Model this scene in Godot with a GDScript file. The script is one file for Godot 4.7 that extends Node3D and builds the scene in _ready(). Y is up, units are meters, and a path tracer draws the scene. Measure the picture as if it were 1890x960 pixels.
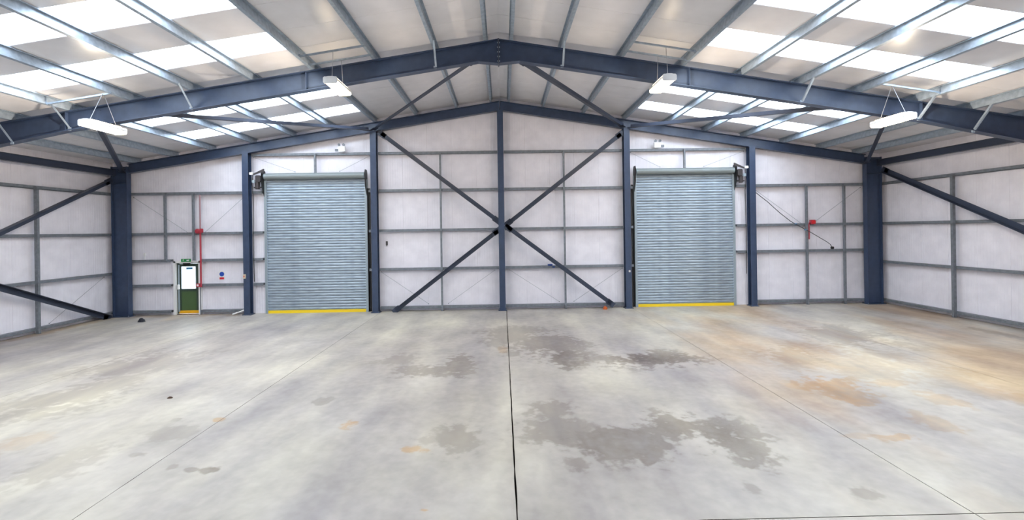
extends Node3D
# Empty portal-frame warehouse. x across the hall, y up, depth d runs away from the camera (z = -d).

const PITCH := 0.158          # rise per metre of the roof
const RIDGE_STEEL := 8.40     # top of rafters at the ridge
const RIDGE_SHEET := 8.62     # underside of the roof sheets at the ridge
const FRAME_D := [18.66, 12.65, 6.65]
const WALL_D := 18.97         # inner face of the gable wall
const WALL_X := 15.68         # inner face of the side walls
const END_D := -11.4          # inner face of the wall behind the camera

var M := {}
var counts := {}
var rng := RandomNumberGenerator.new()

# ------------------------------------------------------------------ helpers
func V(x: float, y: float, d: float) -> Vector3:
	return Vector3(x, y, -d)

func numbered(called: String) -> String:
	var n: int = counts.get(called, 0)
	counts[called] = n + 1
	return called if n == 0 else "%s_%03d" % [called, n]

func tag(o: Node, label: String, category := "", group := "", kind := "") -> void:
	o.set_meta("label", label)
	if category != "": o.set_meta("category", category)
	if group != "": o.set_meta("group", group)
	if kind != "": o.set_meta("kind", kind)

func thing(called: String, label: String, category: String, at := Vector3.ZERO, group := "", kind := "thing") -> Node3D:
	var o := Node3D.new()
	o.name = numbered(called)
	add_child(o)
	o.position = at
	tag(o, label, category, group, kind)
	return o

func setting(called: String, label: String, category: String) -> Node3D:
	var o := Node3D.new()
	o.name = called
	add_child(o)
	tag(o, label, category, "", "structure")
	return o

func begin() -> SurfaceTool:
	var st := SurfaceTool.new()
	st.begin(Mesh.PRIMITIVE_TRIANGLES)
	return st

func put(called: String, mesh: Mesh, mat: Material, parent: Node, xf := Transform3D.IDENTITY) -> MeshInstance3D:
	var o := MeshInstance3D.new()
	o.mesh = mesh
	o.material_override = mat
	o.name = called if parent != self else numbered(called)
	parent.add_child(o, true)
	o.transform = xf
	return o

func obj(called: String, st: SurfaceTool, mat: Material, parent: Node, xf := Transform3D.IDENTITY) -> MeshInstance3D:
	return put(called, st.commit(), mat, parent, xf)

func tri(st: SurfaceTool, a: Vector3, b: Vector3, c: Vector3, n: Vector3) -> void:
	st.set_normal(n)
	if (c - a).cross(b - a).dot(n) < 0.0:
		var t := b
		b = c
		c = t
	st.add_vertex(a)
	st.set_normal(n)
	st.add_vertex(b)
	st.set_normal(n)
	st.add_vertex(c)

func quad(st: SurfaceTool, a: Vector3, b: Vector3, c: Vector3, d: Vector3, n: Vector3) -> void:
	tri(st, a, b, c, n)
	tri(st, a, c, d, n)

# closed prism: 2D outline in the axes ax, ay from o, pushed along az
func prism(st: SurfaceTool, poly: PackedVector2Array, o: Vector3, ax: Vector3, ay: Vector3, az: Vector3) -> void:
	var area := 0.0
	var n := poly.size()
	for i in n:
		area += poly[i].cross(poly[(i + 1) % n])
	var sg := 1.0 if area > 0 else -1.0
	var zn := az.normalized()
	for i in n:
		var p := poly[i]
		var q := poly[(i + 1) % n]
		var e := (q - p).normalized()
		var nn := ((ax * e.y - ay * e.x) * sg).normalized()
		var a := o + ax * p.x + ay * p.y
		var b := o + ax * q.x + ay * q.y
		quad(st, a, b, b + az, a + az, nn)
	var idx := Geometry2D.triangulate_polygon(poly)
	for k in range(0, idx.size(), 3):
		var a := o + ax * poly[idx[k]].x + ay * poly[idx[k]].y
		var b := o + ax * poly[idx[k + 1]].x + ay * poly[idx[k + 1]].y
		var c := o + ax * poly[idx[k + 2]].x + ay * poly[idx[k + 2]].y
		tri(st, a, b, c, -zn)
		tri(st, a + az, b + az, c + az, zn)

func P(a: Array) -> PackedVector2Array:
	var r := PackedVector2Array()
	for i in range(0, a.size(), 2):
		r.append(Vector2(a[i], a[i + 1]))
	return r

# box with its four long (z) edges chamfered
func box(st: SurfaceTool, c: Vector3, s: Vector3, b := 0.0) -> void:
	var x := s.x / 2
	var y := s.y / 2
	var poly := P([-x, -y, x, -y, x, y, -x, y])
	if b > 0.0:
		poly = P([-x + b, -y, x - b, -y, x, -y + b, x, y - b, x - b, y, -x + b, y, -x, y - b, -x, -y + b])
	prism(st, poly, c - Vector3(0, 0, s.z / 2), Vector3.RIGHT, Vector3.UP, Vector3(0, 0, s.z))

func tube(st: SurfaceTool, pts: Array, r: float, sides := 8) -> void:
	var rings := []
	for i in pts.size():
		var t: Vector3 = (pts[mini(i + 1, pts.size() - 1)] - pts[maxi(i - 1, 0)]).normalized()
		var u := t.cross(Vector3.UP if absf(t.y) < 0.9 else Vector3.RIGHT).normalized()
		var w := t.cross(u)
		var ring := []
		for k in sides:
			var a := TAU * k / sides
			ring.append([pts[i] + (u * cos(a) + w * sin(a)) * r, u * cos(a) + w * sin(a)])
		rings.append(ring)
	for i in pts.size() - 1:
		for k in sides:
			var k2 := (k + 1) % sides
			var q := [rings[i][k], rings[i][k2], rings[i + 1][k2], rings[i + 1][k]]
			var n: Vector3 = q[0][1] + q[1][1]
			for j in ([0, 1, 2, 0, 2, 3] if (q[2][0] - q[0][0]).cross(q[1][0] - q[0][0]).dot(n) > 0 else [0, 2, 1, 0, 3, 2]):
				st.set_normal(q[j][1])
				st.add_vertex(q[j][0])
	for e in [0, pts.size() - 1]:
		var t: Vector3 = (pts[1] - pts[0]).normalized() * (-1.0 if e == 0 else 1.0)
		if e > 0: t = (pts[e] - pts[e - 1]).normalized()
		for k in range(1, sides - 1):
			tri(st, rings[e][0][0], rings[e][k][0], rings[e][k + 1][0], t)

# surface of revolution about local y: profile of (radius, y)
func lathe(st: SurfaceTool, o: Vector3, prof: Array, sides := 16, ax := Vector3.RIGHT, ay := Vector3.UP) -> void:
	var az := ax.cross(ay)
	for i in prof.size() - 1:
		var p: Vector2 = prof[i]
		var q: Vector2 = prof[i + 1]
		var e := (q - p).normalized()
		for k in sides:
			var a0 := TAU * k / sides
			var a1 := TAU * (k + 1) / sides
			var r0 := ax * cos(a0) + az * sin(a0)
			var r1 := ax * cos(a1) + az * sin(a1)
			var n := ((r0 + r1).normalized() * e.y - ay * e.x).normalized()
			quad(st, o + r0 * p.x + ay * p.y, o + r1 * p.x + ay * p.y, o + r1 * q.x + ay * q.y, o + r0 * q.x + ay * q.y, n)

func ipoly(w: float, h: float, tf: float, tw: float) -> PackedVector2Array:
	var a := w / 2
	var b := h / 2
	var c := tw / 2
	return P([-a, -b, a, -b, a, -b + tf, c, -b + tf, c, b - tf, a, b - tf, a, b, -a, b, -a, b - tf, -c, b - tf, -c, -b + tf, -a, -b + tf])

func zpoly(h: float, w: float, t: float, lip: float) -> PackedVector2Array:   # bottom at y = 0, top flange towards +x
	return P([-w, 0, t, 0, t, h - t, w - t, h - t, w - t, h - lip, w, h - lip, w, h, 0, h, 0, t, -w + t, t, -w + t, lip, -w, lip])

func cpoly(h: float, w: float, t: float, lip: float) -> PackedVector2Array:   # centred, open towards +x
	var b := h / 2
	return P([0, -b, w, -b, w, -b + lip, w - t, -b + lip, w - t, -b + t, t, -b + t, t, b - t, w - t, b - t, w - t, b - lip, w, b - lip, w, b, 0, b])

func lpoly(a: float, t: float) -> PackedVector2Array:
	return P([0, 0, a, 0, a, t, t, t, t, a, 0, a])

func along(p0: Vector3, p1: Vector3, up: Vector3) -> Transform3D:
	var z := (p1 - p0).normalized()
	var x := up.cross(z).normalized()
	return Transform3D(Basis(x, z.cross(x), z), p0)

func section(poly: PackedVector2Array, length: float) -> SurfaceTool:
	var st := begin()
	prism(st, poly, Vector3.ZERO, Vector3.RIGHT, Vector3.UP, Vector3(0, 0, length))
	return st

func member(called: String, poly: PackedVector2Array, p0: Vector3, p1: Vector3, up: Vector3, mat: Material, parent: Node) -> MeshInstance3D:
	return obj(called, section(poly, p0.distance_to(p1)), mat, parent, along(p0, p1, up))

func sheet_y(x: float) -> float:
	return RIDGE_SHEET - PITCH * absf(x)

func steel_y(x: float) -> float:
	return RIDGE_STEEL - PITCH * absf(x)

# ------------------------------------------------------------------ materials
func noise_tex(freq: float, lo: Color, hi: Color, size := 512, sd := 1, oct := 4, normal := false) -> NoiseTexture2D:
	var n := FastNoiseLite.new()
	n.seed = sd
	n.frequency = freq
	n.fractal_octaves = oct
	var t := NoiseTexture2D.new()
	t.width = size
	t.height = size
	t.seamless = true
	t.noise = n
	if normal:
		t.as_normal_map = true
		t.bump_strength = 2.0
	else:
		var g := Gradient.new()
		g.set_color(0, lo)
		g.set_color(1, hi)
		t.color_ramp = g
	return t

func mat(col: Color, rough: float, metal := 0.0, spec := 0.5) -> StandardMaterial3D:
	var m := StandardMaterial3D.new()
	m.albedo_color = col
	m.roughness = rough
	m.metallic = metal
	m.metallic_specular = spec
	return m

func textured(m: StandardMaterial3D, t: Texture2D, scale: Vector3) -> StandardMaterial3D:
	m.albedo_texture = t
	m.uv1_triplanar = true
	m.uv1_world_triplanar = true
	m.uv1_scale = scale
	return m

func make_materials() -> void:
	M.steel = textured(mat(Color(0.225, 0.285, 0.395), 0.38), noise_tex(0.02, Color(0.86, 0.86, 0.86), Color(1, 1, 1), 256, 3), Vector3(0.6, 0.6, 0.6))
	M.brace = mat(Color(0.20, 0.235, 0.31), 0.45)
	M.galv = textured(mat(Color(0.69, 0.745, 0.80), 0.42, 0.35), noise_tex(0.03, Color(0.80, 0.81, 0.83), Color(1, 1, 1), 256, 5), Vector3(0.8, 0.8, 0.8))
	M.rail = textured(mat(Color(0.51, 0.53, 0.56), 0.5, 0.2), noise_tex(0.03, Color(0.82, 0.83, 0.84), Color(1, 1, 1), 256, 6), Vector3(0.8, 0.8, 0.8))
	M.wall = textured(mat(Color(0.935, 0.925, 0.955), 0.5, 0.0, 0.35), noise_tex(0.012, Color(0.94, 0.94, 0.945), Color(1, 1, 1), 512, 8, 5), Vector3(0.25, 0.25, 0.25))
	M.roof = textured(mat(Color(0.935, 0.925, 0.935), 0.26, 0.0, 0.5), noise_tex(0.012, Color(0.95, 0.95, 0.95), Color(1, 1, 1), 512, 9, 5), Vector3(0.2, 0.2, 0.2))
	var rl := mat(Color(0.97, 0.98, 1.0, 0.10), 0.12, 0.0, 0.3)
	rl.transparency = BaseMaterial3D.TRANSPARENCY_ALPHA
	rl.cull_mode = BaseMaterial3D.CULL_DISABLED
	M.rooflight = rl
	M.outside = textured(mat(Color(0.62, 0.62, 0.61), 0.8), noise_tex(0.02, Color(0.8, 0.8, 0.8), Color(1, 1, 1), 256, 11), Vector3(0.2, 0.2, 0.2))
	M.joint = mat(Color(0.20, 0.185, 0.17), 0.9)
	M.curtain = textured(mat(Color(0.71, 0.755, 0.795), 0.42, 0.4), noise_tex(0.02, Color(0.62, 0.65, 0.68), Color(1, 1, 1), 512, 13, 5), Vector3(0.16, 1.9, 0.16))
	M.hood = mat(Color(0.70, 0.735, 0.74), 0.45, 0.25)
	M.guide = mat(Color(0.60, 0.65, 0.68), 0.4, 0.4)
	M.black = mat(Color(0.075, 0.08, 0.09), 0.5)
	M.motor = mat(Color(0.22, 0.20, 0.21), 0.5)
	M.yellow = mat(Color(0.93, 0.80, 0.12), 0.5)
	M.amber = mat(Color(0.93, 0.69, 0.10), 0.5)
	M.white = mat(Color(0.90, 0.90, 0.90), 0.45)
	M.green_door = mat(Color(0.27, 0.37, 0.22), 0.5)
	M.green_dark = mat(Color(0.20, 0.27, 0.22), 0.5)
	M.silver = mat(Color(0.66, 0.72, 0.76), 0.35, 0.4)
	M.sign_green = mat(Color(0.05, 0.50, 0.24), 0.5)
	M.sign_blue = mat(Color(0.10, 0.28, 0.66), 0.5)
	M.glass_blue = mat(Color(0.35, 0.55, 0.72), 0.5)
	M.sign_red = mat(Color(0.78, 0.12, 0.16), 0.5)
	M.red = mat(Color(0.66, 0.20, 0.26), 0.4)
	M.pink_pipe = mat(Color(0.62, 0.47, 0.50), 0.4)
	M.cable = mat(Color(0.13, 0.15, 0.19), 0.6)
	M.rod = mat(Color(0.62, 0.63, 0.66), 0.45, 0.3)
	M.orange = mat(Color(0.72, 0.33, 0.10), 0.7)
	M.brown = mat(Color(0.30, 0.22, 0.17), 0.9)
	M.navy = mat(Color(0.11, 0.12, 0.17), 0.8)
	M.blue = mat(Color(0.14, 0.27, 0.58), 0.5)
	var gl := mat(Color(0.94, 0.97, 0.98, 0.12), 0.05, 0.0, 0.5)
	gl.transparency = BaseMaterial3D.TRANSPARENCY_ALPHA
	M.glass = gl
	var lamp := mat(Color(1, 0.97, 0.92), 0.4)
	lamp.emission_enabled = true
	lamp.emission = Color(1.0, 0.90, 0.74)
	lamp.emission_energy_multiplier = 14.0
	M.lamp = lamp
	M.floor = floor_material()

# concrete with its stains, one texel per 16 mm: x -16..16, d 3.1..19.1
func noise_field(w: int, h: int, sw: int, sh: int, freq: float, sd: int, oct: int) -> PackedByteArray:
	var n := FastNoiseLite.new()
	n.seed = sd
	n.frequency = freq
	n.fractal_octaves = oct
	n.fractal_gain = 0.55
	var im := n.get_image(sw, sh)
	im.convert(Image.FORMAT_L8)
	if sw != w or sh != h:
		im.resize(w, h, Image.INTERPOLATE_CUBIC)
	return im.get_data()

func floor_material() -> StandardMaterial3D:
	var w := 2048
	var h := 1024
	var ppm := 64.0
	var big := noise_field(w, h, 512, 256, 0.009, 21, 5)
	var mid := noise_field(w, h, 1024, 512, 0.02, 22, 6)
	var streak := noise_field(w, h, 1024, 128, 0.02, 23, 5)
	var fine := noise_field(w, h, 2048, 1024, 0.06, 24, 5)
	var warm := noise_field(w, h, 512, 128, 0.012, 25, 5)
	var marks := {
		"dark": [[0.27,14.24,0.90,1.46,0.50],[1.21,12.88,1.03,1.49,0.65],[1.60,11.53,0.50,0.85,1.00],[3.58,11.30,1.17,0.65,1.10],[2.70,11.45,0.66,0.31,0.70],[-1.08,11.14,0.32,0.90,0.80],[-1.66,10.67,0.69,0.58,0.60],[-2.71,11.73,0.41,0.42,0.40],[0.90,7.28,0.63,0.53,0.55],[1.78,6.91,0.72,0.52,0.85],[2.83,7.44,0.64,0.60,0.80],[3.37,7.13,0.53,0.65,0.90],[3.48,6.66,0.35,0.49,0.80],[0.81,8.30,0.46,0.38,0.50],[-0.75,7.21,0.34,0.47,0.50],[-1.12,7.15,0.29,0.23,0.30],[1.98,6.37,0.11,0.13,0.90],[1.01,6.35,0.18,0.22,0.50],[3.31,6.25,0.11,0.21,0.80],[3.05,5.63,0.13,0.15,0.40],[4.31,5.49,0.16,0.11,0.60],[-3.98,6.39,0.16,0.11,0.90],[-4.27,6.40,0.10,0.07,0.70],[-4.58,6.48,0.06,0.08,0.50],[-5.35,7.60,0.27,0.21,0.50],[-5.68,8.17,0.07,0.07,0.50],[-5.33,6.87,0.14,0.08,0.40],[-3.44,8.88,0.16,0.19,0.60],[-9.22,11.93,1.07,1.02,0.35],[-8.69,9.37,0.88,1.24,0.35],[-6.15,6.56,0.54,0.54,0.30],[10.07,13.43,1.05,1.31,0.45],[7.17,11.50,0.52,0.73,0.30],[14.39,13.07,0.21,1.25,0.40]],
		"rust": [[-2.59,7.77,0.21,0.22,0.70],[-2.53,7.87,0.12,0.07,0.90],[-1.37,6.85,0.30,0.14,0.80],[-4.94,8.12,0.08,0.08,1.20],[-7.62,7.42,0.31,0.30,0.35],[-0.01,12.46,0.11,0.34,0.60],[6.67,9.29,0.63,0.63,0.80],[6.39,8.45,0.29,0.33,0.80],[7.79,9.27,0.42,0.24,0.50],[8.05,8.31,0.28,0.51,0.50],[7.00,7.41,0.25,0.40,0.45],[5.96,6.90,0.32,0.13,0.70],[5.39,6.96,0.20,0.11,0.40],[8.08,10.83,1.58,1.28,0.30],[-0.90,5.35,0.09,0.04,0.80],[-12.79,18.04,0.33,0.41,0.40],[-12.71,18.67,2.29,0.40,0.45],[9.23,8.74,0.39,0.98,0.25],[9.11,10.43,1.06,0.60,0.25],[-15.35,16.6,0.30,2.4,0.55]],
		"pale": [[0.46,9.52,0.44,0.82,0.40],[2.81,10.67,0.80,0.83,0.50],[0.40,6.19,0.18,0.42,0.40],[5.18,9.94,0.51,0.90,0.50],[-7.12,7.16,0.51,0.55,0.35],[-6.21,11.01,0.52,0.66,0.30],[-5.55,6.45,0.61,0.45,0.30],[5.10,7.39,0.13,0.30,0.50]]}
	var layer := {}
	for k in marks:
		var f := PackedFloat32Array()
		f.resize(w * h)
		for s in marks[k]:
			var x0 := clampi(int((s[0] - s[2] * 1.6 + 16.0) * ppm), 0, w - 1)
			var x1 := clampi(int((s[0] + s[2] * 1.6 + 16.0) * ppm), 0, w - 1)
			var y0 := clampi(int((19.1 - s[1] - s[3] * 1.6) * ppm), 0, h - 1)
			var y1 := clampi(int((19.1 - s[1] + s[3] * 1.6) * ppm), 0, h - 1)
			for y in range(y0, y1):
				var dy: float = (19.1 - (y + 0.5) / ppm - s[1]) / s[3]
				for x in range(x0, x1):
					var dx: float = ((x + 0.5) / ppm - 16.0 - s[0]) / s[2]
					var i := y * w + x
					var q := sqrt(dx * dx + dy * dy) + (mid[i] - 128) * 0.0066 + (fine[i] - 128) * 0.0052
					var v: float = clampf((1.12 - q) / 0.42, 0.0, 1.0) * s[4]
					if v > f[i]: f[i] = v
		layer[k] = f
	var dark: PackedFloat32Array = layer.dark
	var rust: PackedFloat32Array = layer.rust
	var pale: PackedFloat32Array = layer.pale
	var out := PackedByteArray()
	out.resize(w * h * 3)
	for y in h:
		for x in w:
			var i := y * w + x
			var b := big[i] / 255.0 - 0.5
			var m := mid[i] / 255.0 - 0.5
			var s := streak[i] / 255.0 - 0.5
			var g := fine[i] / 255.0 - 0.5
			var px := x / ppm - 16.0
			var l := 0.685 + b * 0.11 + m * 0.10 + s * 0.17 + g * 0.06 + pale[i] * 0.08
			# brown drift soaked into the slabs on the cable side
			var wm := clampf((warm[i] / 255.0 - 0.34) * 2.6, 0.0, 1.0) * clampf((px - 3.6) / 2.5, 0.06, 1.0)
			var dk := dark[i] * (0.72 + m * 1.1 + g * 0.7)
			var ru := rust[i] * (0.75 + m * 0.9 + g * 0.6)
			var r := l + wm * 0.005 + ru * 0.02 - dk * 0.22
			var gg := l - 0.024 - wm * 0.055 - ru * 0.085 - dk * 0.235
			var bl := l - 0.054 - wm * 0.120 - ru * 0.20 - dk * 0.245 - (s + b) * 0.045
			out[i * 3] = int(clampf(r, 0.0, 1.0) * 255.0)
			out[i * 3 + 1] = int(clampf(gg, 0.0, 1.0) * 255.0)
			out[i * 3 + 2] = int(clampf(bl, 0.0, 1.0) * 255.0)
	var img := Image.create_from_data(w, h, false, Image.FORMAT_RGB8, out)
	var t := ImageTexture.create_from_image(img)
	var fm := mat(Color(1, 1, 1), 0.48, 0.0, 0.4)
	fm.albedo_texture = t
	return fm

# ------------------------------------------------------------------ shell
# sandwich panel: width along +x from 0, bottom y0, tops ya (at 0) and yb (at w); inner face at z = 0 looking +z, joint edges set back
func panel_mesh(w: float, y0: float, ya: float, yb: float, thick := 0.10, rib := 0.10) -> Mesh:
	var st := begin()
	var prof := [Vector2(0, -0.010), Vector2(0.007, 0)]
	if rib > 0.0:
		var x := rib
		while x < w - 0.05:
			prof.append(Vector2(x - 0.007, 0))
			prof.append(Vector2(x, -0.0035))
			prof.append(Vector2(x + 0.007, 0))
			x += rib
	prof.append(Vector2(w - 0.007, 0))
	prof.append(Vector2(w, -0.010))
	for i in prof.size() - 1:
		var p: Vector2 = prof[i]
		var q: Vector2 = prof[i + 1]
		var e := (q - p).normalized()
		quad(st, Vector3(p.x, y0, p.y), Vector3(q.x, y0, q.y), Vector3(q.x, lerpf(ya, yb, q.x / w), q.y), Vector3(p.x, lerpf(ya, yb, p.x / w), p.y), Vector3(-e.y, 0, e.x))
	var t := -thick
	quad(st, Vector3(0, y0, t), Vector3(w, y0, t), Vector3(w, yb, t), Vector3(0, ya, t), Vector3(0, 0, -1))
	quad(st, Vector3(0, y0, t), Vector3(0, y0, -0.01), Vector3(0, ya, -0.01), Vector3(0, ya, t), Vector3(-1, 0, 0))
	quad(st, Vector3(w, y0, t), Vector3(w, y0, -0.01), Vector3(w, yb, -0.01), Vector3(w, yb, t), Vector3(1, 0, 0))
	quad(st, Vector3(0, y0, t), Vector3(w, y0, t), Vector3(w, y0, 0), Vector3(0, y0, 0), Vector3(0, -1, 0))
	quad(st, Vector3(0, ya, t), Vector3(w, yb, t), Vector3(w, yb, 0), Vector3(0, ya, 0), Vector3(0, 1, 0))
	return st.commit()

func build_walls() -> void:
	var wb := setting("wall_back", "white panelled gable wall holding the exit door and two roller shutters", "wall")
	var cuts := []
	for i in range(-16, 17): cuts.append(float(i) if absi(i) < 16 else signf(i) * WALL_X)
	cuts.append_array([-9.45, -5.55, 5.55, 9.45, -13.19, -12.21])
	cuts.sort()
	var edges := []
	for c in cuts:
		if edges.is_empty() or c - edges[-1] > 0.16: edges.append(c)
		elif absf(c - roundf(c)) > 0.001 and absf(c) < 15.5: edges[-1] = c
	for i in edges.size() - 1:
		var a: float = edges[i]
		var b: float = edges[i + 1]
		var mid := (a + b) / 2
		var y0 := 0.0
		if absf(mid) > 5.55 and absf(mid) < 9.45: y0 = 5.25
		if mid > -13.19 and mid < -12.21: y0 = 2.12
		put("wall_panel", panel_mesh(b - a, y0, sheet_y(a) + 0.06, sheet_y(b) + 0.06), M.wall, wb, Transform3D(Basis.IDENTITY, V(a, 0, WALL_D)))
	var wf := setting("wall_front", "white panelled gable wall closing the hall opposite the shutters", "wall")
	for i in range(-8, 8):
		var a := i * 2.0 if i > -8 else -WALL_X
		var b := i * 2.0 + 2.0 if i < 7 else WALL_X
		put("wall_panel", panel_mesh(b - a, 0, sheet_y(b) + 0.06, sheet_y(a) + 0.06), M.wall, wf, Transform3D(Basis(Vector3.UP, PI), V(b, 0, END_D)))
	for s in [-1, 1]:
		var ws := setting("wall_left" if s < 0 else "wall_right", "white ribbed panel side wall %s" % ("meeting the gable beside the green exit door" if s < 0 else "meeting the gable beyond the dangling cable"), "wall")
		var top := sheet_y(WALL_X) + 0.06
		var m := panel_mesh(1.0, 0, top, top)
		var d := WALL_D + 0.10
		while d > END_D - 0.2:
			# panel runs 1 m; local +z must look into the hall
			var b := Basis(Vector3.UP, PI / 2 if s < 0 else -PI / 2)
			put("wall_panel", m, M.wall, ws, Transform3D(b, V(s * WALL_X, 0, d - 1.0 if s < 0 else d) if s > 0 else V(s * WALL_X, 0, d - 1.0)))
			d -= 1.0

func build_roof() -> void:
	var roof := setting("ceiling", "white lined pitched roof with translucent rooflight strips", "ceiling")
	var slope := atan(PITCH)
	var offs := [0.0, 1.05, 2.05, 3.2, 4.2, 5.1, 6.0]
	var strips := [[18.66, 19.15, false], [-11.60, -11.34, false]]
	for k in 5:
		var f := 18.66 - 6.0 * k
		for j in 6:
			strips.append([f - offs[j + 1], f - offs[j], j == 1 or j == 3])
	var cl := 1.0 / cos(slope)
	for s in [-1, 1]:
		# local x runs along d (towards the camera), local y up the slope to the ridge, local z looks down into the hall
		var up_slope := Vector3(-s * cos(slope), sin(slope), 0)
		var down := Vector3(-s * sin(slope), -cos(slope), 0)
		for q in strips:
			var w: float = q[1] - q[0]
			var spans := [[0.0, 15.86, false]]
			if q[2]: spans = [[0.0, 5.08, false], [5.08, 11.45, true], [11.45, 15.86, false]]
			for sp in spans:
				var len: float = (sp[1] - sp[0]) * cl
				var ax := up_slope.cross(down)          # along d, one way or the other by side
				var o := V(s * sp[1], sheet_y(sp[1]), q[1] if ax.z > 0 else q[0])
				var xf := Transform3D(Basis(ax, up_slope, down), o)
				if sp[2]:
					put("rooflight_sheet", rooflight_mesh(w, len), M.rooflight, roof, xf)
				else:
					put("roof_panel", panel_mesh(w, 0, len, len, 0.09, 0.0), M.roof, roof, xf)

func rooflight_mesh(w: float, len: float) -> Mesh:   # shallow trapezoid sheet
	var st := begin()
	var prof := [Vector2(0, 0)]
	var n := 5
	for i in n:
		var a := w * i / n
		var p := w / n
		prof.append_array([Vector2(a + p * 0.32, 0), Vector2(a + p * 0.42, -0.03), Vector2(a + p * 0.58, -0.03), Vector2(a + p * 0.68, 0)])
	prof.append(Vector2(w, 0))
	for i in prof.size() - 1:
		var p: Vector2 = prof[i]
		var q: Vector2 = prof[i + 1]
		var e := (q - p).normalized()
		quad(st, Vector3(p.x, 0, p.y - 0.02), Vector3(q.x, 0, q.y - 0.02), Vector3(q.x, len, q.y - 0.02), Vector3(p.x, len, p.y - 0.02), Vector3(-e.y, 0, e.x))
	return st.commit()

func floor_uv(x: float, d: float) -> Vector2:
	if d < 5.05: d = 10.1 - d
	return Vector2((x + 16.0) / 32.0, (19.1 - d) / 16.0)

func build_floor() -> void:
	var fl := setting("floor", "pale stained concrete floor slabs with straight joints", "floor")
	var base := begin()
	box(base, V(0, -0.18, (WALL_D + END_D) / 2), Vector3(31.6, 0.24, WALL_D - END_D + 0.3))
	obj("joint_filler", base, M.joint, fl)
	var xs := [-15.75, -10.1, -4.89, 0.15, 5.2, 10.2, 15.75]
	var half := [0.0, 0.003, 0.0035, 0.008, 0.0035, 0.003, 0.0]
	var ds := [19.06, 5.05, -4.0, -11.5]
	for i in 6:
		for j in 3:
			var d1: float = ds[j] - (0.006 if j > 0 else 0.0)
			var d0: float = ds[j + 1] + 0.006
			var poly := PackedVector2Array()
			var st := begin()
			var n := 60
			for k in n + 1:          # worn edge along the joint at xs[i + 1]
				var d := lerpf(d0, d1, float(k) / n)
				poly.append(Vector2(xs[i + 1] - half[i + 1] + (rng.randf_range(-0.006, 0.003) if i == 2 else rng.randf_range(-0.002, 0.001)), d))
			for k in n + 1:
				var d := lerpf(d1, d0, float(k) / n)
				poly.append(Vector2(xs[i] + half[i] + (rng.randf_range(-0.003, 0.007) if i == 3 else rng.randf_range(-0.001, 0.002)), d))
			var idx := Geometry2D.triangulate_polygon(poly)
			for k in range(0, idx.size(), 3):
				var t := [poly[idx[k]], poly[idx[k + 1]], poly[idx[k + 2]]]
				var a := V(t[0].x, 0, t[0].y)
				var b := V(t[1].x, 0, t[1].y)
				var c := V(t[2].x, 0, t[2].y)
				if (c - a).cross(b - a).y < 0:
					t = [t[0], t[2], t[1]]
				for p in t:
					st.set_normal(Vector3.UP)
					st.set_uv(floor_uv(p.x, p.y))
					st.add_vertex(V(p.x, 0, p.y))
			for k in poly.size():
				var p := poly[k]
				var q := poly[(k + 1) % poly.size()]
				var e := (V(q.x, 0, q.y) - V(p.x, 0, p.y)).normalized()
				var nn := Vector3.UP.cross(e)
				var a := V(p.x, 0, p.y)
				var b := V(q.x, 0, q.y)
				for v in [a, b, b + Vector3.DOWN * 0.055, a, b + Vector3.DOWN * 0.055, a + Vector3.DOWN * 0.055]:
					st.set_normal(nn)
					st.set_uv(floor_uv(v.x, -v.z))
					st.add_vertex(v)
			obj("slab", st, M.floor, fl)
	var yard := begin()
	box(yard, V(0, -0.09, 60.0), Vector3(160, 0.12, 81.5))
	var y := obj("ground", yard, M.outside, self)
	tag(y, "pale yard surface seen through the exit door glass", "ground", "", "structure")

# ------------------------------------------------------------------ steel frame
const SIDE := {-1: "exit-door", 1: "wall-cable"}

func base_plate(parent: Node, at: Vector3, size: Vector2) -> void:
	var st := begin()
	box(st, at + Vector3(0, 0.0125, 0), Vector3(size.x, 0.025, size.y))
	var pl := obj("base_plate", st, M.steel, parent)
	for sx in [-1, 1]:
		for sz in [-1, 1]:
			var b := begin()
			lathe(b, at + Vector3(sx * (size.x / 2 - 0.035), 0.025, sz * (size.y / 2 - 0.035)), [Vector2(0.016, 0), Vector2(0.016, 0.025), Vector2(0, 0.025)], 6)
			obj("bolt", b, M.rail, pl)

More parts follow.
